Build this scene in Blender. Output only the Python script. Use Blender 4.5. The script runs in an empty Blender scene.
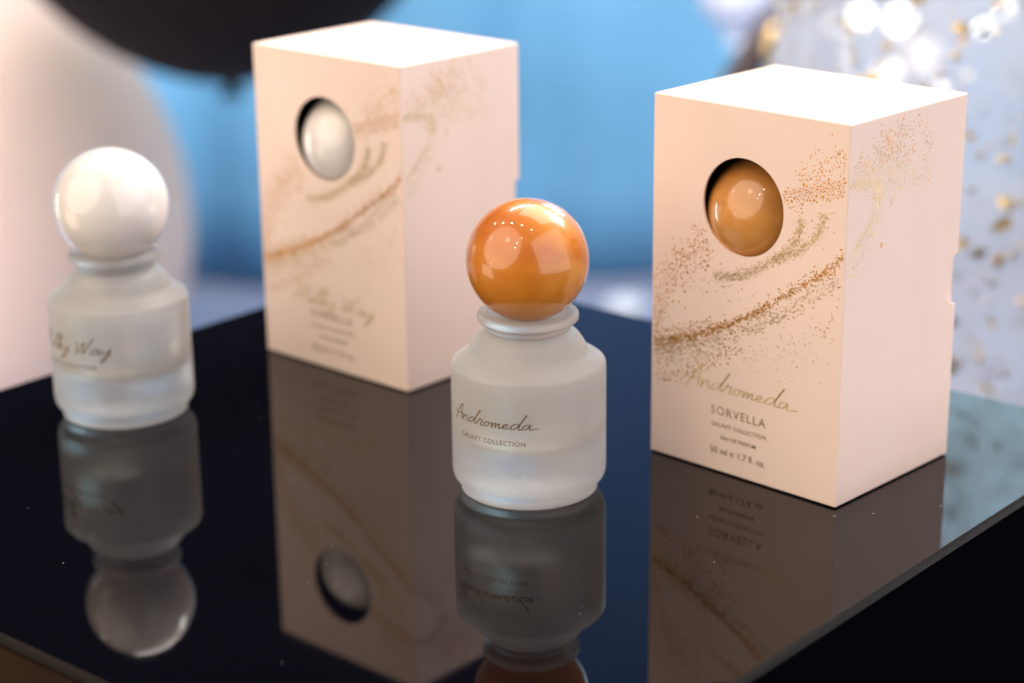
import bpy, bmesh, math, random
from mathutils import Vector, Matrix
R = math.radians
random.seed(7)
scene = bpy.context.scene
col = scene.collection

# ------------------------------------------------------------------ camera
cam_data = bpy.data.cameras.new("camera")
cam = bpy.data.objects.new("camera", cam_data); col.objects.link(cam)
PITCH, ROLL, CAM_H = 0.3170798, -0.0116836, 0.2347404
fwd = Vector((0, math.cos(PITCH), -math.sin(PITCH)))
rgt0 = Vector((1, 0, 0)); up0 = Vector((0, math.sin(PITCH), math.cos(PITCH)))
rgt = math.cos(ROLL)*rgt0 + math.sin(ROLL)*up0
up = math.cos(ROLL)*up0 - math.sin(ROLL)*rgt0
M = Matrix.Identity(4)
for i in range(3):
    M[i][0], M[i][1], M[i][2] = rgt[i], up[i], -fwd[i]
M[2][3] = CAM_H
cam.matrix_world = M
cam_data.sensor_width = 36; cam_data.lens = 2035.84/1024*36
cam_data.clip_start = 0.02; cam_data.clip_end = 50
cam_data.dof.use_dof = True
cam_data.dof.focus_distance = 0.575
cam_data.dof.aperture_fstop = 6.9
cam_data.dof.aperture_blades = 0
scene.camera = cam

# ------------------------------------------------------------------ world and view
world = bpy.data.worlds.new("World"); scene.world = world; world.use_nodes = True
bg = world.node_tree.nodes['Background']
bg.inputs[0].default_value = (0.50, 0.50, 0.85, 1); bg.inputs[1].default_value = 0.032
scene.view_settings.view_transform = 'Standard'; scene.view_settings.look = 'None'
scene.view_settings.gamma = 1; scene.view_settings.exposure = 0.32
scene.render.engine = 'CYCLES'
scene.cycles.max_bounces = 14; scene.cycles.transmission_bounces = 12
scene.cycles.transparent_max_bounces = 16
scene.cycles.caustics_refractive = True; scene.cycles.caustics_reflective = False
scene.cycles.sample_clamp_indirect = 6
scene.cycles.use_denoising = True

# ------------------------------------------------------------------ lamps
def area(name, loc, target, size, power, color, size_y=None):
    l = bpy.data.lights.new(name, 'AREA'); l.shape = 'RECTANGLE'
    l.size = size; l.size_y = size_y or size; l.energy = power; l.color = color
    o = bpy.data.objects.new(name, l); col.objects.link(o); o.location = loc
    o.rotation_euler = (Vector(target)-Vector(loc)).to_track_quat('-Z', 'Y').to_euler()
    return o
def bulb(name, loc, power, color, radius):
    l = bpy.data.lights.new(name, 'POINT'); l.energy = power; l.color = color
    l.shadow_soft_size = radius
    o = bpy.data.objects.new(name, l); col.objects.link(o); o.location = loc
    return o
MID = (0, .6, .05)
area('ceiling_lamp', (.72, 1.70, 2.30), MID, 1.9, 40, (1, .88, .75))
sl = area('left_fill', (-1.45, -.30, 1.05), MID, 2.9, 43, (1, .82, .64)); sl.data.shape = 'DISK'  # warm fill added for the left box faces, source unseen
area('right_fill', (1.35, -.40, .75), MID, 2.5, 30, (1, .91, .90))  # pinkish fill added for the right box faces, source unseen
area('foil_shine_fill', (-1.25, .35, -.30), (0, .6, .04), .55, 2.2, (1, .78, .55))  # low pair added out of frame to make the foil shine
area('foil_shine_fill', (1.15, .80, -.25), (0.1, .6, .06), .55, 2.0, (1, .95, .92))
area('background_fill', (.9, 1.5, 1.3), (.15, 3.0, -1.0), .6, 14, (.95, 1, 1))  # added out of view to light the blue backdrop
area('background_fill', (-.15, 1.5, 1.05), (-.6, 2.6, -.4), .5, 36, (1, .94, .90))  # added out of view to brighten the blush balloon
area('low_background_fill', (-1.45, 1.45, -.15), (-.5, 2.6, -.45), .5, 13, (1, .93, .88))  # low fill added off frame for the balloon's underside and lower curtain
area('far_window_lamp', (.86, 2.55, .98), (.1, .6, .1), .72, 12.0, (.50, .86, 1), .62)
area('balloon_fill', (.75, 1.15, .85), (.28, 1.0, .05), .3, 7.5, (1, .95, .95))  # added to brighten the confetti balloon's skin
for p in [(-1.29, 1.36, 1.4), (-1.07, 1.02, 1.71), (-.74, .69, 1.94), (-.27, .35, 2.05), (.25, -.03, 1.98)]:
    bulb('ceiling_spotlight', p, 4.0, (1, .93, .82), .034)
for p in [(-.32, -.52, 1.73), (-.61, -.70, 1.51), (-.76, -.85, 1.27)]:
    bulb('ceiling_spotlight', p, 1.8, (1, .93, .82), .022)
bulb('globe_lamp', (-1.12, -.26, 1.52), 4.0, (1, .85, .6), .15)
bulb('globe_lamp', (-1.71, .69, 1.13), 1.6, (1, .85, .6), .12)
bulb('display_lamp', (-1.89, -.10, .10), .9, (.75, .7, 1), .04)

# ------------------------------------------------------------------ helpers
def tag(o, label=None, cat=None, group=None, kind=None):
    if label: o['label'] = label
    if cat: o['category'] = cat
    if group: o['group'] = group
    if kind: o['kind'] = kind
    return o
def empty(name, loc, rz=0):
    o = bpy.data.objects.new(name, None); col.objects.link(o)
    o.location = loc; o.rotation_euler = (0, 0, rz); o.empty_display_size = .01
    return o
def link(name, me, mat, parent=None, smooth=False):
    o = bpy.data.objects.new(name, me); col.objects.link(o)
    if mat is not None and not me.materials:
        me.materials.append(mat)
    if parent: o.parent = parent
    if smooth:
        for p in me.polygons: p.use_smooth = True
    return o
def bm_obj(name, bm, mat, parent=None, smooth=False):
    bmesh.ops.recalc_face_normals(bm, faces=bm.faces)
    me = bpy.data.meshes.new(name); bm.to_mesh(me); bm.free()
    return link(name, me, mat, parent, smooth)
def lathe_bm(profile, seg=96, bm=None):
    bm = bm or bmesh.new()
    rings = []
    for (r_, z) in profile:
        if r_ < 1e-6: rings.append([bm.verts.new((0, 0, z))])
        else: rings.append([bm.verts.new((r_*math.cos(2*math.pi*k/seg), r_*math.sin(2*math.pi*k/seg), z)) for k in range(seg)])
    for a, b in zip(rings, rings[1:]):
        for k in range(seg):
            k2 = (k+1) % seg
            if len(a) == 1 and len(b) == 1: continue
            if len(a) == 1: bm.faces.new((a[0], b[k], b[k2]))
            elif len(b) == 1: bm.faces.new((a[k], a[k2], b[0]))
            else: bm.faces.new((a[k], a[k2], b[k2], b[k]))
    return bm
def smooth_profile(pts, n=5):
    out = []
    P = [pts[0]]+list(pts)+[pts[-1]]
    for i in range(1, len(P)-2):
        p0, p1, p2, p3 = P[i-1:i+3]
        for k in range(n):
            t = k/n
            out.append(tuple(.5*((2*p1[j])+(-p0[j]+p2[j])*t+(2*p0[j]-5*p1[j]+4*p2[j]-p3[j])*t*t+(-p0[j]+3*p1[j]-3*p2[j]+p3[j])*t**3) for j in range(len(p1))))
    out.append(tuple(pts[-1]))
    return out
def fillet(pts, rad, n=5):
    """round the corners of an open (r,z) polyline"""
    out = [pts[0]]
    for i in range(1, len(pts)-1):
        p0, p1, p2 = map(Vector, (pts[i-1], pts[i], pts[i+1]))
        a = p0-p1; b = p2-p1
        r_ = min(rad if not isinstance(rad, (list, tuple)) else rad[i], a.length*.45, b.length*.45)
        A = p1+a.normalized()*r_; B = p1+b.normalized()*r_
        if r_ > 1e-9 and a.length > r_*2.3: out.append(tuple(A+a.normalized()*min(.00025, a.length*.03)))
        for k in range(n+1):
            t = k/n
            out.append(tuple((1-t)**2*A+2*t*(1-t)*p1+t*t*B))
        if r_ > 1e-9 and b.length > r_*2.3: out.append(tuple(B+b.normalized()*min(.00025, b.length*.03)))
    out.append(pts[-1])
    return out
def evaluated_mesh(o):
    dg = bpy.context.evaluated_depsgraph_get(); dg.update()
    return bpy.data.meshes.new_from_object(o.evaluated_get(dg))
def cube_obj(lo, hi, bevel=0, seg=3):
    bm = bmesh.new(); bmesh.ops.create_cube(bm, size=1)
    for v in bm.verts:
        v.co = Vector([(lo[i]+hi[i])/2+v.co[i]*(hi[i]-lo[i]) for i in range(3)])
    if bevel:
        bmesh.ops.bevel(bm, geom=bm.edges[:], offset=bevel, segments=seg, profile=.5, affect='EDGES')
    return bm
def cyl_bm(center, axis, r_, depth, seg=96):
    bm = bmesh.new(); bmesh.ops.create_cone(bm, cap_ends=True, segments=seg, radius1=r_, radius2=r_, depth=depth)
    rot = Vector((0, 0, 1)).rotation_difference(Vector(axis)).to_matrix().to_4x4()
    bmesh.ops.transform(bm, matrix=Matrix.Translation(center) @ rot, verts=bm.verts)
    return bm
def boolean_mesh(base_bm, cutters):
    def tmp(bm):
        bmesh.ops.recalc_face_normals(bm, faces=bm.faces)
        me = bpy.data.meshes.new('tmp'); bm.to_mesh(me); bm.free()
        o = bpy.data.objects.new('tmp', me); col.objects.link(o); return o
    base = tmp(base_bm); cs = [tmp(c) for c in cutters]
    for c in cs:
        m = base.modifiers.new('b', 'BOOLEAN'); m.operation = 'DIFFERENCE'; m.object = c; m.solver = 'EXACT'
    me = evaluated_mesh(base)
    for o in [base]+cs: bpy.data.objects.remove(o)
    me.materials.clear()
    return me

# ------------------------------------------------------------------ materials
def mat(name):
    m = bpy.data.materials.new(name); m.use_nodes = True
    nt = m.node_tree; return m, nt, nt.nodes['Principled BSDF']
def noise(nt, scale, detail=4, rough=.5, obj=True, dist=0):
    tc = nt.nodes.new('ShaderNodeTexCoord'); n = nt.nodes.new('ShaderNodeTexNoise')
    n.inputs['Scale'].default_value = scale; n.inputs['Detail'].default_value = detail
    n.inputs['Roughness'].default_value = rough; n.inputs['Distortion'].default_value = dist
    nt.links.new(tc.outputs['Object'], n.inputs['Vector'])
    return n
def ramp(nt, src, stops):
    r_ = nt.nodes.new('ShaderNodeValToRGB')
    el = r_.color_ramp.elements
    while len(el) < len(stops): el.new(.5)
    for e, (p, c) in zip(el, stops): e.position = p; e.color = (*c, 1)
    nt.links.new(src, r_.inputs[0]); return r_
def bump(nt, b, src, strength, dist):
    n = nt.nodes.new('ShaderNodeBump'); n.inputs['Strength'].default_value = strength; n.inputs['Distance'].default_value = dist
    nt.links.new(src, n.inputs['Height']); nt.links.new(n.outputs[0], b.inputs['Normal'])

carton, nt, b = mat('pale_pink_carton')
n = noise(nt, 60, 5)
r_ = ramp(nt, n.outputs[0], [(.3, (.87, .695, .615)), (.7, (.89, .72, .64))])
nt.links.new(r_.outputs[0], b.inputs['Base Color'])
b.inputs['Roughness'].default_value = .55; b.inputs['Specular IOR Level'].default_value = .35
n2 = noise(nt, 2500, 3); bump(nt, b, n2.outputs[0], .12, .0001)

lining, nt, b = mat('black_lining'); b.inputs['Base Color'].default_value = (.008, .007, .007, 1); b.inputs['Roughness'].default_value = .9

def foil_mat(name, c, rough, met=.8):
    m, nt, b = mat(name)
    n = noise(nt, 180, 3)
    r_ = ramp(nt, n.outputs[0], [(.3, tuple(x*.72 for x in c)), (.7, c)])
    nt.links.new(r_.outputs[0], b.inputs['Base Color'])
    b.inputs['Metallic'].default_value = met; b.inputs['Roughness'].default_value = rough
    return m
copper_foil = foil_mat('copper_foil', (.74, .36, .09), .40, .55)
bottle_print = foil_mat('bronze_bottle_print', (.30, .20, .10), .35, .6)
gold_foil = foil_mat('gold_foil', (.76, .57, .33), .36, .55)
bright_gold = foil_mat('bright_gold_print', (.86, .68, .34), .30, .55)
dark_gold = foil_mat('dark_gold_print', (.48, .33, .15), .32, .75)

glass, nt, b = mat('frosted_glass')
b.inputs['Base Color'].default_value = (.93, .95, .96, 1); b.inputs['Transmission Weight'].default_value = 1
b.inputs['Roughness'].default_value = .40; b.inputs['IOR'].default_value = 1.45
dif = nt.nodes.new('ShaderNodeBsdfTranslucent'); dif.inputs[0].default_value = (.95, .95, .97, 1)
df2 = nt.nodes.new('ShaderNodeBsdfDiffuse'); df2.inputs[0].default_value = (.93, .92, .94, 1)
m1 = nt.nodes.new('ShaderNodeMixShader'); m1.inputs[0].default_value = .50
m2 = nt.nodes.new('ShaderNodeMixShader'); m2.inputs[0].default_value = .34
out = nt.nodes['Material Output']
nt.links.new(dif.outputs[0], m1.inputs[1]); nt.links.new(df2.outputs[0], m1.inputs[2])
nt.links.new(b.outputs[0], m2.inputs[1]); nt.links.new(m1.outputs[0], m2.inputs[2]); nt.links.new(m2.outputs[0], out.inputs[0])
n2 = noise(nt, 1500, 3); bump(nt, b, n2.outputs[0], .15, .0001)

clear, nt, b = mat('satin_clear_plastic')
b.inputs['Base Color'].default_value = (.96, .95, .94, 1); b.inputs['Transmission Weight'].default_value = 1
b.inputs['Roughness'].default_value = .36; b.inputs['IOR'].default_value = 1.4
df2 = nt.nodes.new('ShaderNodeBsdfDiffuse'); df2.inputs[0].default_value = (.86, .82, .79, 1)
m2 = nt.nodes.new('ShaderNodeMixShader'); m2.inputs[0].default_value = .20
out = nt.nodes['Material Output']
nt.links.new(b.outputs[0], m2.inputs[1]); nt.links.new(df2.outputs[0], m2.inputs[2]); nt.links.new(m2.outputs[0], out.inputs[0])

perfume, nt, b = mat('perfume_liquid')
b.inputs['Base Color'].default_value = (.84, .80, .73, 1); b.inputs['Transmission Weight'].default_value = .66
b.inputs['Roughness'].default_value = .25; b.inputs['IOR'].default_value = 1.2

def ball_mat(name, stops, coat=1, sss=.0):
    m, nt, b = mat(name)
    tc = nt.nodes.new('ShaderNodeTexCoord'); mp = nt.nodes.new('ShaderNodeMapping')
    mp.inputs['Rotation'].default_value = (.3, .25, 0); mp.inputs['Scale'].default_value = (22, 22, 40)
    n = nt.nodes.new('ShaderNodeTexNoise'); n.inputs['Scale'].default_value = 1; n.inputs['Detail'].default_value = 5
    n.inputs['Distortion'].default_value = 1.2
    nt.links.new(tc.outputs['Object'], mp.inputs[0]); nt.links.new(mp.outputs[0], n.inputs['Vector'])
    r_ = ramp(nt, n.outputs[0], stops)
    nt.links.new(r_.outputs[0], b.inputs['Base Color'])
    b.inputs['Roughness'].default_value = .32; b.inputs['Coat Weight'].default_value = coat
    b.inputs['Coat Roughness'].default_value = .015; b.inputs['Coat IOR'].default_value = 1.5
    b.inputs['Subsurface Weight'].default_value = sss; b.inputs['Subsurface Radius'].default_value = (1, .5, .25)
    b.inputs['Subsurface Scale'].default_value = .004
    return m
orange_ball = ball_mat('amber_marbled_enamel', [(.32, (.50, .125, .012)), (.48, (.60, .19, .018)), (.60, (.68, .25, .024)), (.74, (.76, .35, .05))])
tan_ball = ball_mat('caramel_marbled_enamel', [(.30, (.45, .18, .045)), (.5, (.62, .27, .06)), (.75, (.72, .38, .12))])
white_ball = ball_mat('pearl_white_enamel', [(.3, (.78, .74, .71)), (.7, (.84, .81, .79))])

gloss, nt, b = mat('black_glass')
b.inputs['Base Color'].default_value = (.0015, .0015, .003, 1)
n = noise(nt, 35, 6, .6)
mr = nt.nodes.new('ShaderNodeMapRange'); mr.inputs[1].default_value = .35; mr.inputs[2].default_value = .75
mr.inputs[3].default_value = .012; mr.inputs[4].default_value = .055
nt.links.new(n.outputs[0], mr.inputs[0]); nt.links.new(mr.outputs[0], b.inputs['Roughness'])
b.inputs['IOR'].default_value = 1.345; b.inputs['Specular Tint'].default_value = (1, .84, .74, 1)

edge_m, nt, b = mat('ground_glass_edge'); b.inputs['Base Color'].default_value = (.009, .007, .007, 1); b.inputs['Roughness'].default_value = .5; b.inputs['Specular IOR Level'].default_value = .12
n2 = noise(nt, 900, 4); bump(nt, b, n2.outputs[0], .5, .0003)
black_side, nt, b = mat('black_lacquer'); b.inputs['Base Color'].default_value = (.002, .002, .004, 1); b.inputs['Roughness'].default_value = .45
b.inputs['Specular IOR Level'].default_value = 0
brown_side, nt, b = mat('painted_brown_reflection'); b.inputs['Roughness'].default_value = .7; b.inputs['Specular IOR Level'].default_value = .1  # brown reflection in the glossy table side, put into the base colour
n = noise(nt, 30, 5); r_ = ramp(nt, n.outputs[0], [(.3, (.016, .008, .004)), (.7, (.026, .013, .006))]); nt.links.new(r_.outputs[0], b.inputs['Base Color'])
dust_m, nt, b = mat('pale_dust'); b.inputs['Base Color'].default_value = (.5, .48, .45, 1)

def plain(name, c, rough=.6, scale=6, var=.12, **kw):
    m, nt, b = mat(name); n = noise(nt, scale, 4)
    r_ = ramp(nt, n.outputs[0], [(.3, tuple(x*(1-var) for x in c)), (.7, tuple(min(1, x*(1+var)) for x in c))])
    nt.links.new(r_.outputs[0], b.inputs['Base Color']); b.inputs['Roughness'].default_value = rough
    for k, v in kw.items(): b.inputs[k.replace('_', ' ')].default_value = v
    return m
curtain_m = plain('blue_fabric', (.115, .325, .55), .8, 1.6, .22)
navy_m = plain('navy_fabric', (.055, .15, .38), .8, 3, .10)
floor_m = plain('dark_floor', (.02, .018, .02), .7, 5, .15)
carpet_m = plain('grey_blue_carpet', (.22, .25, .37), .9, 5, .15)
pink_latex = plain('blush_latex', (.60, .47, .42), .75, 3, .04, Specular_IOR_Level=.15)
black_latex = plain('black_latex', (.010, .006, .006), .7, 4, .2, Specular_IOR_Level=.10)
lav_latex = plain('pale_blue_latex', (.70, .76, .92), .4, 3, .03)
brown_wood = plain('dark_brown_wood', (.05, .035, .035), .5, 8, .2)
brass = plain('brushed_brass', (.75, .55, .28), .35, 8, .1, Metallic=1.0)
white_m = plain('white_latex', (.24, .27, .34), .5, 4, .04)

conf_m, nt, b = mat('hazy_clear_latex')
out = nt.nodes['Material Output']
tr = nt.nodes.new('ShaderNodeBsdfTransparent'); tr.inputs[0].default_value = (.97, .98, 1, 1)
tl = nt.nodes.new('ShaderNodeBsdfTranslucent'); tl.inputs[0].default_value = (.80, .84, .95, 1)
df = nt.nodes.new('ShaderNodeBsdfDiffuse'); df.inputs[0].default_value = (.78, .80, .90, 1)
gl = nt.nodes.new('ShaderNodeBsdfGlossy'); gl.inputs['Roughness'].default_value = .08
lw = nt.nodes.new('ShaderNodeLayerWeight'); lw.inputs[0].default_value = .25
n = noise(nt, 9, 4, .6)
mr = nt.nodes.new('ShaderNodeMapRange'); mr.inputs[1].default_value = .3; mr.inputs[2].default_value = .72
mr.inputs[3].default_value = .34; mr.inputs[4].default_value = .82
nt.links.new(n.outputs[0], mr.inputs[0])
a1 = nt.nodes.new('ShaderNodeMixShader'); a1.inputs[0].default_value = .6
a2 = nt.nodes.new('ShaderNodeMixShader'); a3 = nt.nodes.new('ShaderNodeMixShader')
nt.links.new(tl.outputs[0], a1.inputs[1]); nt.links.new(df.outputs[0], a1.inputs[2])
nt.links.new(mr.outputs[0], a2.inputs[0]); nt.links.new(tr.outputs[0], a2.inputs[1]); nt.links.new(a1.outputs[0], a2.inputs[2])
mm = nt.nodes.new('ShaderNodeMath'); mm.operation = 'MULTIPLY'; mm.inputs[1].default_value = .5
nt.links.new(lw.outputs['Fresnel'], mm.inputs[0])
nt.links.new(mm.outputs[0], a3.inputs[0]); nt.links.new(a2.outputs[0], a3.inputs[1]); nt.links.new(gl.outputs[0], a3.inputs[2])
nt.links.new(a3.outputs[0], out.inputs[0])
flake_m = foil_mat('gold_leaf', (.80, .62, .34), .28)

def glow_mat(name, c, s):
    m, nt, b = mat(name); b.inputs['Base Color'].default_value = (.9, .85, .8, 1)
    b.inputs['Emission Color'].default_value = (*c, 1); b.inputs['Emission Strength'].default_value = s
    return m
warm_glow = glow_mat('warm_bulb_glass', (1, .86, .66), 22)
soft_glow = glow_mat('cream_bulb_glass', (1, .86, .66), 5)
faint_glow = glow_mat('dim_bulb_glass', (1, .82, .70), 1.4)

# ------------------------------------------------------------------ setting: floor, curtain
bm = bmesh.new(); bmesh.ops.create_grid(bm, x_segments=2, y_segments=2, size=6)
fl = bm_obj('floor', bm, floor_m); fl.location = (0, 3, -.70); tag(fl, kind='structure')
bm = bmesh.new(); a = [bm.verts.new(p) for p in ((-2.4, 1.3, -.696), (2.4, 1.3, -.696), (2.4, 3.4, -.696), (-2.4, 3.4, -.696))]; bm.faces.new(a)
tag(bm_obj('carpet', bm, carpet_m), kind='structure')
def curtain(x0, x1, z1, y0, label, m):
    bm = bmesh.new(); cols = []
    N = int((x1-x0)/.015); K = 8
    for i in range(N+1):
        x = x0+(x1-x0)*i/N
        y = y0+.026*math.sin(x*9.0)+.018*math.sin(x*21+1)+.005*math.sin(x*37+.4)
        cols.append([bm.verts.new((x, y+.01*math.sin(z*2+x), z)) for z in [-.69+k*(z1+.69)/K for k in range(K+1)]])
    for a, c in zip(cols, cols[1:]):
        for k in range(K): bm.faces.new((a[k], c[k], c[k+1], a[k+1]))
    cu = bm_obj('curtain', bm, m, smooth=True)
    sm = cu.modifiers.new('thickness', 'SOLIDIFY'); sm.thickness = .004
    tag(cu, label, 'curtain', 'blue curtains')
curtain(-2.6, 2.6, .45, 3.15, 'blurred light blue curtain filling the background behind the table', curtain_m)
curtain(.08, 2.6, 2.2, 3.34, 'tall navy blue curtain mirrored in the glass between the orange-capped bottle and right box', navy_m)

# ------------------------------------------------------------------ display table
BACK = Vector((-.04512, .82459, 0)); FRONT = Vector((-.01005, .37170, 0))
LEFTC = Vector((-.25400, .58031, 0)); RIGHTC = Vector((.19884, .61598, 0))
CEN = (BACK+FRONT)/2
ang = math.atan2((RIGHTC-FRONT).y, (RIGHTC-FRONT).x)
SX = (RIGHTC-FRONT).length; SY = (BACK-RIGHTC).length
table = empty('display_table', (CEN.x, CEN.y, -.694), ang)
tag(table, 'black glass topped square display table carrying the bottles and boxes', 'table')
Z0 = .694
hx, hy = SX/2, SY/2
TH = .0027; BV = .0008
def rect(bm, x, y, z): return [bm.verts.new(p) for p in ((-x, -y, z), (x, -y, z), (x, y, z), (-x, y, z))]
bm = bmesh.new(); a = rect(bm, hx-BV, hy-BV, Z0); bm.faces.new(a)
b0 = rect(bm, hx-BV, hy-BV, Z0-.002)
for k in range(4): bm.faces.new((a[k], b0[k], b0[(k+1) % 4], a[(k+1) % 4]))
bm.faces.new(b0[::-1])
bm_obj('table_top', bm, gloss, table)
bm = bmesh.new()
rs = [rect(bm, hx-BV, hy-BV, Z0-.00005), rect(bm, hx, hy, Z0-BV), rect(bm, hx, hy, Z0-TH), rect(bm, hx-.004, hy-.004, Z0-TH)]
for a, c in zip(rs, rs[1:]):
    for k in range(4): bm.faces.new((a[k], a[(k+1) % 4], c[(k+1) % 4], c[k]))
bm_obj('polished_edge', bm, edge_m, table)
bm = cube_obj((-hx+.0015, -hy+.0015, 0), (hx-.054, hy-.0015, Z0-TH-.0003))
bm_obj('pedestal', bm, black_side, table)
bm = cube_obj((-hx-.0006, -hy+.003, .0), (-hx+.0014, hy-.012, Z0-TH-.0006))
bm_obj('reflection_panel', bm, brown_side, table)
# dust on the glass
bm = bmesh.new()
for k in range(95):
    x = random.uniform(-hx+.01, hx-.01); y = random.uniform(-hy+.01, hy-.01); s = random.uniform(.00006, .00020)
    L = s*random.choice([1, 1, 1.6, 3]); t = random.uniform(0, 6.28)
    vs = [bm.verts.new((x+math.cos(t+q)*(L if j % 2 == 0 else s), y+math.sin(t+q)*(L if j % 2 == 0 else s), Z0+.00006)) for j, q in enumerate((0, 1.57, 3.14, 4.71))]
    bm.faces.new(vs)
tag(bm_obj('dust', bm, dust_m, table), kind='stuff')

# ------------------------------------------------------------------ lettering
def text_mesh(s, size, align='CENTER', bold=0, spacing=1.0):
    c = bpy.data.curves.new('t', 'FONT'); c.body = s; c.size = size; c.align_x = align
    c.offset = bold; c.space_character = spacing; c.resolution_u = 3
    o = bpy.data.objects.new('t', c); col.objects.link(o)
    me = evaluated_mesh(o); bpy.data.objects.remove(o)
    vs = [(v.co.x, v.co.y) for v in me.vertices]; fs = [tuple(p.vertices) for p in me.polygons]
    bpy.data.meshes.remove(me)
    return vs, fs
# hand written letters, x-height 1; each stroke a list of points
SCRIPT = {
 'A': ([[(-.25, -.55), (.05, .3), (.35, 1.5), (.62, 2.35), (.80, 2.45), (.86, 1.8), (.92, .8), (1.02, -.15)], [(-.35, 1.25), (-.1, .75), (.4, .75), (1.05, .95)]], 1.25),
 'n': ([[(-.05, 1.0), (.05, .4), (.10, -.1), (.22, .55), (.48, .95), (.66, .75), (.72, .2), (.86, -.02), (1.08, .12)]], 1.0),
 'd': ([[(.95, .75), (.65, .95), (.25, .7), (.10, .25), (.32, -.02), (.68, .25), (1.0, .95), (1.28, 1.9), (1.42, 2.4), (1.34, 2.3), (1.05, 1.1), (.98, .25), (1.12, -.02), (1.35, .12)]], 1.3),
 'r': ([[(.0, .1), (.25, .8), (.36, 1.05), (.40, .85), (.62, .9), (.74, .78), (.66, .35), (.62, .05), (.75, -.05), (.98, .12)]], .95),
 'o': ([[(.55, .82), (.22, .7), (.12, .25), (.36, .0), (.66, .25), (.66, .65), (.50, .82), (.62, .66), (1.0, .72)]], .95),
 'm': ([[(-.05, .72), (.08, .75), (.12, .0), (.30, .6), (.48, .78), (.54, .45), (.56, .02), (.76, .6), (.92, .76), (.98, .4), (1.02, .05), (1.12, .0), (1.30, .15)]], 1.25),
 'e': ([[(.0, .15), (.42, .35), (.66, .62), (.52, .82), (.28, .68), (.18, .3), (.38, .0), (.75, .08), (1.05, .22)]], .98),
 'a': ([[(.85, .72), (.58, .85), (.22, .6), (.12, .2), (.34, .0), (.64, .25), (.88, .78), (.86, .30), (1.0, .0), (1.35, .06), (1.95, .18)]], 1.6),
 'a_': ([[(.85, .72), (.58, .85), (.22, .6), (.12, .2), (.34, .0), (.64, .25), (.88, .78), (.86, .30), (1.0, .0), (1.2, .12)]], 1.15),
 'M': ([[(-.2, -.2), (.1, .8), (.4, 2.0), (.52, 2.35), (.62, 1.3), (.75, .35), (1.05, 1.3), (1.38, 2.3), (1.45, 1.4), (1.5, .3), (1.62, -.02), (1.85, .15)]], 1.8),
 'i': ([[(.0, .15), (.22, .85), (.22, .25), (.34, .0), (.55, .15)], [(.32, 1.35), (.38, 1.45)]], .5),
 'l': ([[(.0, .15), (.45, 1.3), (.62, 2.2), (.46, 2.3), (.30, 1.2), (.28, .25), (.42, .0), (.65, .15)]], .62),
 'k': ([[(.0, .15), (.45, 1.3), (.60, 2.2), (.44, 2.25), (.30, 1.2), (.25, .0), (.42, .65), (.70, .85), (.72, .6), (.45, .45), (.72, .02), (.98, .15)]], .95),
 'y': ([[(.0, .75), (.12, .25), (.36, .1), (.62, .5), (.78, .85), (.70, .1), (.45, -.8), (.20, -1.1), (.15, -.85), (.55, -.3), (1.0, .15)]], .95),
 'W': ([[(-.1, 1.9), (.1, 1.2), (.25, .0), (.55, 1.0), (.78, 1.75), (.84, 1.0), (.92, .05), (1.25, 1.0), (1.55, 2.1), (1.75, 2.3)]], 1.65),
 ' ': ([], .75),
}
def script_ribbons(seq, width):
    """hand written word as ribbons: verts (x,y) and quads; total length normalised to 1"""
    x = 0; strokes = []
    for ch in seq:
        st, adv = SCRIPT[ch]
        for s in st: strokes.append([(px+.22*py+x, py) for px, py in s])
        x += adv
    tot = max(p[0] for s in strokes for p in s); mn = min(p[0] for s in strokes for p in s)
    sc = 1/(tot-mn); vs, fs = [], []
    for s in strokes:
        pts = smooth_profile(s, 6); n = len(pts)
        for i, (px, py) in enumerate(pts):
            a = pts[max(0, i-1)]; b_ = pts[min(n-1, i+1)]
            dx, dy = b_[0]-a[0], b_[1]-a[1]; L = math.hypot(dx, dy) or 1
            w = width*(.62+.6*abs(dy)/L)*(.55 if i in (0, n-1) else 1)
            q = ((px-mn)*sc, py*sc*.68)
            vs += [(q[0]-dy/L*w/2, q[1]+dx/L*w/2), (q[0]+dy/L*w/2, q[1]-dx/L*w/2)]
            if i: k = len(vs); fs.append((k-4, k-3, k-1, k-2))
    return vs, fs
def map_mesh(name, parts, fn, m, parent):
    V, F = [], []
    for vs, fs in parts:
        k = len(V); V += [fn(x, y) for x, y in vs]; F += [tuple(i+k for i in f) for f in fs]
    me = bpy.data.meshes.new(name); me.from_pydata(V, [], F); me.update()
    return link(name, me, m, parent)
def shift(part, dx, dy, s=1, rot=0):
    c, s_ = math.cos(rot), math.sin(rot)
    return [((x*c-y*s_)*s+dx, (x*s_+y*c)*s+dy) for x, y in part[0]], part[1]

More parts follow.
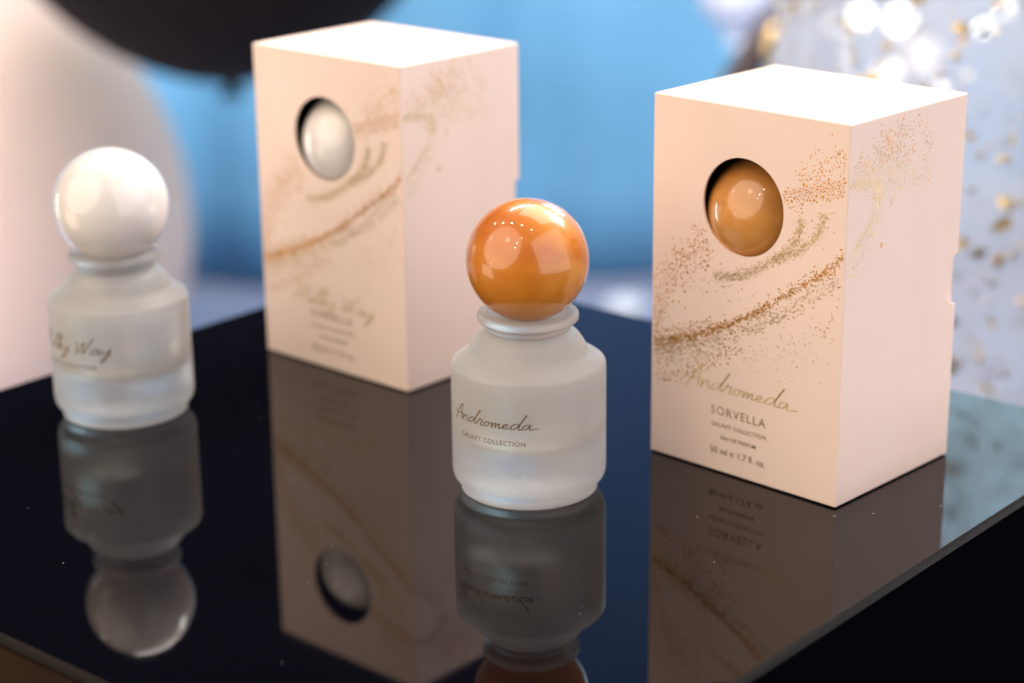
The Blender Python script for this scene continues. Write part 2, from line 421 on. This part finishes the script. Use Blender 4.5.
# ------------------------------------------------------------------ perfume box
# local frame: front upright edge at the origin, printed face runs along -x (plane y=0), side face runs along +y (plane x=0)
def speckle_part(kind, bands, fn_face, name, m, parent):
    V, F = [], []
    placed = {}
    for (pts, n, up_, dn, s0, s1, elong) in bands:
        cur = smooth_profile(pts, 8)
        seglen = [0]
        for a, c in zip(cur, cur[1:]): seglen.append(seglen[-1]+math.hypot(c[0]-a[0], c[1]-a[1]))
        T = seglen[-1]
        for _ in range(n):
            u = random.random()*T
            i = next(j for j in range(1, len(cur)) if seglen[j] >= u or j == len(cur)-1)
            t = (u-seglen[i-1])/max(1e-9, seglen[i]-seglen[i-1])
            a, c = cur[i-1], cur[i]
            dx, dy = c[0]-a[0], c[1]-a[1]; L = math.hypot(dx, dy) or 1; dx, dy = dx/L, dy/L
            o = random.gauss(0, 1); o = abs(o)*up_ if random.random() < up_/(up_+dn) else -abs(o)*dn
            # clumpy scatter
            px = a[0]+(c[0]-a[0])*t-dy*o+random.gauss(0, .4); py = a[1]+(c[1]-a[1])*t+dx*o+random.gauss(0, .3)
            s = random.uniform(s0, s1)*random.choice([.7, 1, 1, 1.25])
            if s0 >= .16 and elong < 1.15:
                key = (int(px/1.2), int(py/1.2)); near = [q for i_ in (-1, 0, 1) for j_ in (-1, 0, 1) for q in placed.get((key[0]+i_, key[1]+j_), [])]
                if any(math.hypot(px-q[0], py-q[1]) < (s+q[2])*1.08 for q in near): continue
                placed.setdefault(key, []).append((px, py, s))
            th = math.atan2(dy, dx)+random.gauss(0, .25) if elong > 1 else random.uniform(0, 6.28)
            nv = random.choice([5, 6, 7])
            k = len(V); ok = True; ring = []
            for j in range(nv):
                q = 2*math.pi*j/nv; rr = s*random.uniform(.75, 1.15)
                ex, ey = rr*elong*math.cos(q), rr*math.sin(q)
                fx, fy = px+ex*math.cos(th)-ey*math.sin(th), py+ex*math.sin(th)+ey*math.cos(th)
                p = fn_face(fx, fy)
                if p is None: ok = False; break
                ring.append(p)
            if ok: V += ring; F.append(tuple(range(k, k+nv)))
    return V, F

W_, D_, H_ = 71.0, 60.0, 115.0
HOLE = (-36.7, 85.2, 14.8)
def faceL(s, z):      # s = mm left of the front edge
    if not (.6 < s < W_-.6 and .8 < z < H_-.8): return None
    if math.hypot(-s-HOLE[0], z-HOLE[1]) < HOLE[2]+.5: return None
    return (-s/1000, -.00006, z/1000)
def faceR(t, z):
    if not (.6 < t < D_-.8 and .8 < z < H_-.6): return None
    return (.00006, t/1000, z/1000)
MAIN = [(71.5, 36.4), (59.6, 40.2), (48, 45.2), (36.7, 51), (25.8, 58), (15.3, 65.2), (5.1, 72.9), (-1.5, 78.3)]
def main_part(a, b_): return MAIN[a:b_]
copperL = [
 (main_part(0, 5), 420, 1.1, .6, .16, .34, 1.2), (MAIN, 520, .5, .4, .14, .28, 1.3),
 (main_part(4, 8), 130, 1.1, 1.3, .16, .32, 1.2),
 ([(71, 38), (60, 43), (48, 48)], 330, 3.0, .6, .20, .42, 1), ([(48, 47), (36, 53), (22, 61)], 26, 1.8, .4, .18, .32, 1),
 ([(70.5, 40), (69, 50), (65, 58), (58, 66), (50, 73)], 520, 3.2, 1.9, .20, .46, 1.05),
 ([(71, 58), (66, 63), (57, 72), (52, 78)], 70, 2.0, 1.6, .14, .3, 1),
 ([(70.5, 25), (61, 28), (51.5, 32.5), (40, 39.9), (36, 43)], 220, 1.1, .9, .2, .42, 1.05),
 ([(22.5, 90.6), (16.4, 93.0), (7.9, 96), (.4, 98.6)], 900, 1.6, .8, .18, .40, 1.1),
 ([(17, 97), (9, 101), (.5, 106)], 170, 3.0, 2.2, .18, .34, 1),
 ([(12, 100), (2, 108)], 26, 3.0, 2.2, .15, .3, 1),
 ([(16, 86), (4, 84)], 24, 4, 4, .14, .28, 1),
 ([(30, 45), (18, 47), (6, 40)], 26, 4, 6, .12, .24, 1), ([(4, 52), (2, 66)], 18, 3, 2, .18, .34, 1)]
goldL = [
 ([(71, 33), (52, 40), (36.5, 46.2), (18.5, 56.4), (1.4, 69.1)], 620, .9, 2.1, .11, .2, 3.0),
 ([(71, 31), (55, 35), (42, 42)], 300, 1.6, 2.2, .11, .22, 1.8),
 ([(46.5, 62.0), (40, 63.4), (35.3, 65.0), (26.3, 70.4), (19.8, 75.5), (16.6, 80.0), (15.5, 85.6)], 820, .7, 1.0, .09, .18, 2.2),
 ([(24.5, 71.4), (15.8, 76.0), (9.7, 81.8), (7.4, 88.5)], 470, .7, .9, .10, .2, 1.6),
 ([(60, 62), (50, 57), (44, 60), (30, 58)], 60, 2.4, 3.0, .1, .18, 2.5),
 ([(36, 40), (20, 44), (5, 56)], 110, 3, 3.4, .1, .2, 2),
 ([(24, 29), (14, 36), (4, 44)], 46, 3.4, 3.4, .1, .2, 1)]
copperR = [
 ([(3, 100.5), (14, 106), (28, 111)], 130, 2.2, 2.6, .16, .3, 1.05), ([(30, 111), (38, 108), (41, 99), (38, 90)], 90, 1.6, 2.2, .16, .3, 1),
 ([(14, 103), (24, 107), (32, 101)], 110, 3, 3.2, .15, .3, 1),
 ([(20, 88), (24.8, 88.2)], 3, 1, 1, .28, .4, 1), ([(17.9, 76.8), (18.3, 77.0)], 3, .2, .2, .3, .42, 1.3)]
goldR = [
 ([(1, 97.6), (7, 97.4), (12, 96.4), (15.6, 93.8), (15.4, 89.5)], 330, .9, 1.3, .14, .28, 1.2),
 ([(6, 100), (14, 101), (22, 99), (27, 92)], 420, 3.0, 3.4, .13, .27, 1.1),
 ([(16, 103), (28, 104), (34, 97), (32, 90)], 240, 3.4, 3.2, .13, .27, 1),
 ([(14.8, 90), (13.2, 87.2), (10.6, 83.3), (5.9, 79.2), (1.7, 75.2)], 170, .22, .28, .09, .17, 1.8),
 ([(17, 88), (13, 82), (7, 75), (2, 70)], 210, .9, 2.4, .12, .26, 1.1), ([(24, 86), (14, 72), (3, 60)], 60, 3, 3, .1, .2, 1)]
def build_sleeve_mesh():
    outer = cube_obj((-W_/1000, 0, .0004), (0, D_/1000, H_/1000), .00045, 3)
    inner = cube_obj((-W_/1000+.0007, .0007, .0011), (-.0007, D_/1000-.0007, H_/1000-.0007))
    hole = cyl_bm((HOLE[0]/1000, .0, HOLE[1]/1000), (0, 1, 0), HOLE[2]/1000, .008)
    notch = cyl_bm((0, D_/1000+.0008, .0578), (1, 0, 0), .0082, .006, 64)
    back = cube_obj((-W_/1000+.0016, D_/1000-.004, .0020), (-.0016, D_/1000+.004, H_/1000-.0016))
    return boolean_mesh(outer, [inner, hole, notch, back])
sleeve_me = build_sleeve_mesh()
insert_me = boolean_mesh(cube_obj((-W_/1000+.0011, .0010, .0014), (-.0011, D_/1000-.0010, H_/1000-.0011)),
                         [cube_obj((-W_/1000+.0017, .0015, .0020), (-.0017, D_/1000-.0016, H_/1000-.0018)),
                          cyl_bm((HOLE[0]/1000, .0, HOLE[1]/1000), (0, 1, 0), HOLE[2]/1000+.0006, .012)])
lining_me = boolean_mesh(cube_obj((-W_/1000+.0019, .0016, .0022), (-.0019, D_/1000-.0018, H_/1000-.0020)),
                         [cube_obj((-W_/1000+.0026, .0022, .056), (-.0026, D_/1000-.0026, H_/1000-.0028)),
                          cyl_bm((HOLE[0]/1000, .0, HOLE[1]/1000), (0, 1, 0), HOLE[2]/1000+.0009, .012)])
spk = {}
for nm, bandsL, bandsR in (('copper', copperL, copperR), ('gold', goldL, goldR)):
    V, F = speckle_part(nm, bandsL, faceL, nm, None, None)
    V2, F2 = speckle_part(nm, bandsR, faceR, nm, None, None)
    k = len(V); V += V2; F += [tuple(i+k for i in f) for f in F2]
    me = bpy.data.meshes.new('speckles'); me.from_pydata(V, [], F); me.update(); spk[nm] = me
spk['copper'].materials.append(copper_foil); spk['gold'].materials.append(gold_foil)

def box_fn(x, y): return (x/1000, -.00007, y/1000)
GAL = text_mesh('GALAXY COLLECTION', 1.95, bold=.012, spacing=1.06)
BRAND = text_mesh('SORVELLA', 3.9, bold=0, spacing=1.2)
EAU = text_mesh('EAU DE PARFUM', 1.75, bold=.02, spacing=1.05)
VOL = text_mesh('50 ml \u212e 1.7 fl. oz.', 3.0, bold=.02)
ANDRO = ['A', 'n', 'd', 'r', 'o', 'm', 'e', 'd', 'a']
MILKY = ['M', 'i', 'l', 'k', 'y', ' ', 'W', 'a_', 'y']

def make_box(loc, rz, scale, word, x0, x1, ybase, label):
    t = empty('perfume_box', loc, rz); t.scale = scale
    tag(t, label, 'box', 'pale pink perfume boxes with a round window')
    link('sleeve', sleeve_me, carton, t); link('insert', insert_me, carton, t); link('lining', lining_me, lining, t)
    link('copper_speckles', spk['copper'], None, t); link('gold_speckles', spk['gold'], None, t)
    wv = script_ribbons(word, .0092)
    map_mesh('handwritten_name', [shift(wv, -x0, ybase, x0-x1)], box_fn, bright_gold, t)
    map_mesh('printed_lettering', [shift(BRAND, -36.6, 18.9), shift(GAL, -36.3, 15.0), shift(EAU, -36.2, 11.2), shift(VOL, -36.4, 6.2)],
             box_fn, dark_gold, t)
    return t
make_box((.09446, .55332, 0), -.769055, (1, 1, 1), ANDRO, 57.4, 14.6, 26.6,
         'pale pink box printed Andromeda with an orange ball in its round window')
make_box((-.03575, .65928, 0), -.738057, (.0727/.071, .0582/.060, .1132/.115), MILKY, 56.0, 15.5, 23.6,
         'pale pink box printed Milky Way with a white ball in its round window')

# ------------------------------------------------------------------ bottle
def ball_bm(r_, seg=96, rings=64):
    return lathe_bm([(max(0, r_*math.sin(math.pi*k/rings)) if 0 < k < rings else 0, -r_*math.cos(math.pi*k/rings)) for k in range(rings+1)], seg)
mm_ = lambda pts: [(a/1000, c/1000) for a, c in pts]
body_prof = fillet([(0, .45), (17.8, .45), (18.8, 0), (20.6, .3), (20.8, 2.6), (22.7, 4.6), (23.2, 6.6), (23.2, 39.7), (22.7, 40.6), (17.7, 43.9), (16.9, 45.9), (15.0, 48.6), (12.8, 50.2), (10.0, 50.4), (9.8, 49.5), (9.8, 44.0), (0, 43.8)],
                   [0, .3, .3, .4, .4, .8, .9, .6, .8, 1.6, 1.2, 1.0, 1.0, .4, .3, .5, 0], 5)
liquid_prof = fillet([(0, 15.5), (15.5, 15.6), (19.2, 18.0), (19.6, 22), (19.6, 36.5), (16.5, 40.0), (9.0, 43.0), (0, 43.2)], [0, 1.5, 2.5, 2, 3, 3, 3, 0], 5)
collar_prof = fillet([(0, 50.4), (9.0, 50.3), (11.8, 50.4), (12.8, 50.9), (12.9, 51.8), (12.4, 52.4), (14.4, 52.8), (15.1, 53.5), (15.1, 55.0), (14.5, 55.7), (12.4, 55.9), (11.6, 54.8), (0, 53.6)], [0, .2, .3, .3, .3, .3, .3, .4, .4, .3, .3, .3, 0], 4)
def bottle(loc, rz, ball, word, a0, a1, zb, label, br=.0182, bz=.0712):
    t = empty('perfume_bottle', loc, rz)
    tag(t, label, 'perfume bottle', 'frosted glass perfume bottles with ball caps')
    g = bm_obj('glass_body', lathe_bm(mm_(body_prof), 128), glass, t, True)
    bm_obj('perfume', lathe_bm(mm_(liquid_prof), 96), perfume, g, True)
    bm_obj('collar', lathe_bm(mm_(collar_prof), 128), clear, t, True)
    o = bm_obj('ball_cap', ball_bm(br), ball, t, True); o.location = (0, 0, bz)
    RB = .02327
    def fn(x, y):     # x along the arc in mm, y height in mm
        th = x/1000/RB
        return (RB*math.sin(th), -RB*math.cos(th), y/1000)
    arc = lambda deg: math.radians(deg)*RB*1000
    wv = script_ribbons(word, .0112)
    map_mesh('handwritten_name', [shift(wv, arc(a0), zb, arc(a1)-arc(a0))], fn, bottle_print, t)
    gs = shift(text_mesh('GALAXY COLLECTION', 2.05, bold=.012, spacing=1.08), (arc(a0)+arc(a1))/2, zb-5.2)
    map_mesh('printed_lettering', [gs], fn, bottle_print, t)
    return t
bottle((.0048, .5751, 0), 0, orange_ball, ANDRO, -68, 7, 26.6,
       'frosted glass bottle lettered Andromeda with a glossy orange ball cap')
bottle((-.1306, .6471, 0), 0, white_ball, MILKY, -78, 3, 26.9,
       'frosted glass bottle lettered Milky Way with a glossy white ball cap', .0188, .0712)

# the ball caps lying behind the round windows
def boxed_cap(loc, m, label):
    t = empty('boxed_ball_cap', loc)
    tag(t, label, 'bottle cap', 'ball caps seen through the box windows')
    bm_obj('ball', ball_bm(.0182), m, t, True)
    o = bm_obj('collar', lathe_bm([(r_, z-.0716) for r_, z in mm_(collar_prof)], 64), clear, t, True)
    return t
def local(loc, rz, p):
    return (Matrix.Translation(loc) @ Matrix.Rotation(rz, 4, 'Z')) @ Vector(p)
boxed_cap(local((.09446, .55332, 0), -.769055, (-.0400, .0164, .0806)), tan_ball, 'caramel orange ball cap showing through the round window of the Andromeda box')
boxed_cap(local((-.03575, .65928, 0), -.738057, (-.0402, .0166, .0803)), white_ball, 'white ball cap showing through the round window of the Milky Way box')

# ------------------------------------------------------------------ balloons and things behind
def balloon(name, loc, rx, rz, m, label, knot=True, tilt=(0, 0, 0), group='balloons behind the table'):
    t = empty(name, loc); t.rotation_euler = tilt
    tag(t, label, 'balloon', group)
    prof = []
    K = 60
    for k in range(K+1):
        a = math.pi*k/K
        r_ = rx*math.sin(a); z = -rz*math.cos(a)
        if z < 0: r_ *= (1-.10*(z/rz)**2)
        prof.append((max(0, r_) if 0 < k < K else 0, z))
    bm_obj('skin', lathe_bm(prof, 96), m, t, True)
    if knot:
        kp = [(0, -rz-.014), (.008, -rz-.018), (.013, -rz-.015), (.008, -rz-.008), (.012, -rz-.002), (.022, -rz+.004), (0, -rz+.006)]
        bm_obj('knot', lathe_bm(smooth_profile(kp, 4)[1:], 32), m, t, True)
    return t
balloon('balloon', (-.645, 2.52, -.435), .236, .310, pink_latex, 'large blurred blush pink balloon behind the white-capped bottle')
balloon('balloon', (-.2829, 2.0577, .0908), .247, .247, black_latex, 'large blurred black balloon hanging with its knot down above the Milky Way box')
balloon('balloon', (.262, 2.33, -.098), .05, .06, lav_latex, 'small pale blue-white blurred balloon at the top edge left of the glitter balloon')
balloon('balloon', (.1225, 2.1012, -.4182), .026, .016, white_m, 'small white blurred balloon low behind the table, between orange ball and right box', knot=False)
# confetti balloon with gold leaf inside
cb = balloon('confetti_balloon', (.280, .990, .035), .150, .225, conf_m, 'big hazy clear balloon with gold leaf flakes behind the right box', group='balloons behind the table')
bm = bmesh.new()
def flake(bm, th, ph, s):
    rx, rz = .1485, .2235
    z = -rz*math.cos(ph); r_ = rx*math.sin(ph)*((1-.10*(z/rz)**2) if z < 0 else 1)
    c = Vector((r_*math.cos(th), r_*math.sin(th), z))
    nrm = Vector((c.x/rx**2, c.y/rx**2, c.z/rz**2)).normalized()
    nrm = (nrm+Vector((random.gauss(0, .5), random.gauss(0, .5), random.gauss(0, .5)))).normalized()
    c += c.normalized()*.0026
    u = nrm.orthogonal().normalized(); v = nrm.cross(u)
    nv = random.choice([4, 5, 6, 7]); el = random.choice([.6, .8, 1, 1.6]); a0 = random.uniform(0, 6.28)
    ring = []
    for j in range(nv):
        q = a0+2*math.pi*j/nv; rr = s*random.uniform(.5, 1.25)
        ring.append(bm.verts.new(c+u*rr*el*math.cos(q)+v*rr*math.sin(q)+nrm*random.gauss(0, s*.2)))
    ctr = bm.verts.new(c+nrm*random.gauss(0, s*.3))
    for j in range(nv): bm.faces.new((ctr, ring[j], ring[(j+1) % nv]))
for k in range(4200):
    th = random.uniform(0, 2*math.pi); ph = math.acos(random.uniform(-1, 1))
    if random.random() < .35 and k % 2: continue
    n_ = 1 if random.random() < .7 else random.choice([2, 3, 4])
    for _ in range(n_):
        flake(bm, th+random.gauss(0, .02), ph+random.gauss(0, .018), random.choice([.0008, .0010, .0014, .0018, .0024, .0034]))
tag(bm_obj('gold_leaf_flakes', bm, flake_m, cb), kind='stuff')

# slanting dark brown post with a brass foot, blurred at the top right
def rod(p0, p1, r_, seg=24):
    p0, p1 = Vector(p0), Vector(p1); d = p1-p0
    bm = bmesh.new(); bmesh.ops.create_cone(bm, cap_ends=True, segments=seg, radius1=r_, radius2=r_*.8, depth=d.length)
    bmesh.ops.transform(bm, matrix=Matrix.Translation((p0+p1)/2) @ Vector((0, 0, 1)).rotation_difference(d.normalized()).to_matrix().to_4x4(), verts=bm.verts)
    return bm
post = empty('floor_stand', (.16, 1.86, -.69))
tag(post, 'dark brown curved stand with a brass tip, blurred behind the right box', 'stand')
def rel(p): return Vector(p)-Vector((.16, 1.86, -.69))
def tube(pts, r_, seg=20):
    bm = bmesh.new(); P = [Vector(p) for p in smooth_profile(pts, 8)]; rings = []
    for i, p in enumerate(P):
        d = (P[min(i+1, len(P)-1)]-P[max(i-1, 0)]).normalized(); u = d.cross(Vector((0, 1, 0))).normalized(); v = u.cross(d)
        rings.append([bm.verts.new(p+(u*math.cos(2*math.pi*k/seg)+v*math.sin(2*math.pi*k/seg))*r_) for k in range(seg)])
    for a, c in zip(rings, rings[1:]):
        for k in range(seg): bm.faces.new((a[k], a[(k+1) % seg], c[(k+1) % seg], c[k]))
    bm.faces.new(rings[0]); bm.faces.new(rings[-1])
    return bm
bm_obj('arm', tube([rel(p) for p in ((.222, 1.84, -.69), (.200, 1.84, -.35), (.196, 1.82, -.16), (.222, 1.80, -.085), (.256, 1.80, -.045), (.33, 1.80, .02))], .015), brown_wood, post, True)
o = bm_obj('finial', ball_bm(.010, 24, 16), brass, post, True); o.location = rel((.222, 1.70, -.0640)); o.scale = (.8, .8, 1.7)

# fairy light bulbs glowing through the balloon
for i, (p, r_, m, lb) in enumerate([
    ((.4493, 2.5988, -.1847), .011, warm_glow, 'bright warm round light glowing through the balloon, left of the brightest one'),
    ((.5003, 2.5966, -.1913), .014, warm_glow, 'brightest warm round light glowing through the balloon above the right box'),
    ((.4134, 2.5949, -.1964), .008, soft_glow, 'faint warm light leftmost of the row in the balloon'),
    ((.4842, 2.5759, -.2543), .014, soft_glow, 'cream round light just above the top edge of the right box'),
    ((.6330, 2.60, -.1780), .006, warm_glow, 'small golden light at the top right corner of the photo'),
    ((.3290, 2.60, -.2270), .006, soft_glow, 'small cream light at the left edge of the glitter balloon'),
    ((.6080, 2.60, -.2030), .005, warm_glow, 'tiny golden light below the corner light in the glitter balloon'),
    ((.5560, 2.60, -.2850), .005, warm_glow, 'tiny golden light in the middle of the glitter balloon, right of the cream one'),
    ((.5230, 2.5600, -.2330), .026, faint_glow, 'large pale round glow rightmost behind the balloon')]):
    t = empty('light_bulb', p)
    tag(t, lb, 'light bulb', 'round lights behind the balloon')
    bm_obj('globe', ball_bm(r_, 32, 24), m, t, True)
    bm_obj('socket', lathe_bm([(0, r_*.9), (r_*.4, r_*.9), (r_*.4, r_*1.7), (0, r_*1.7)], 24), brown_wood, t, False)
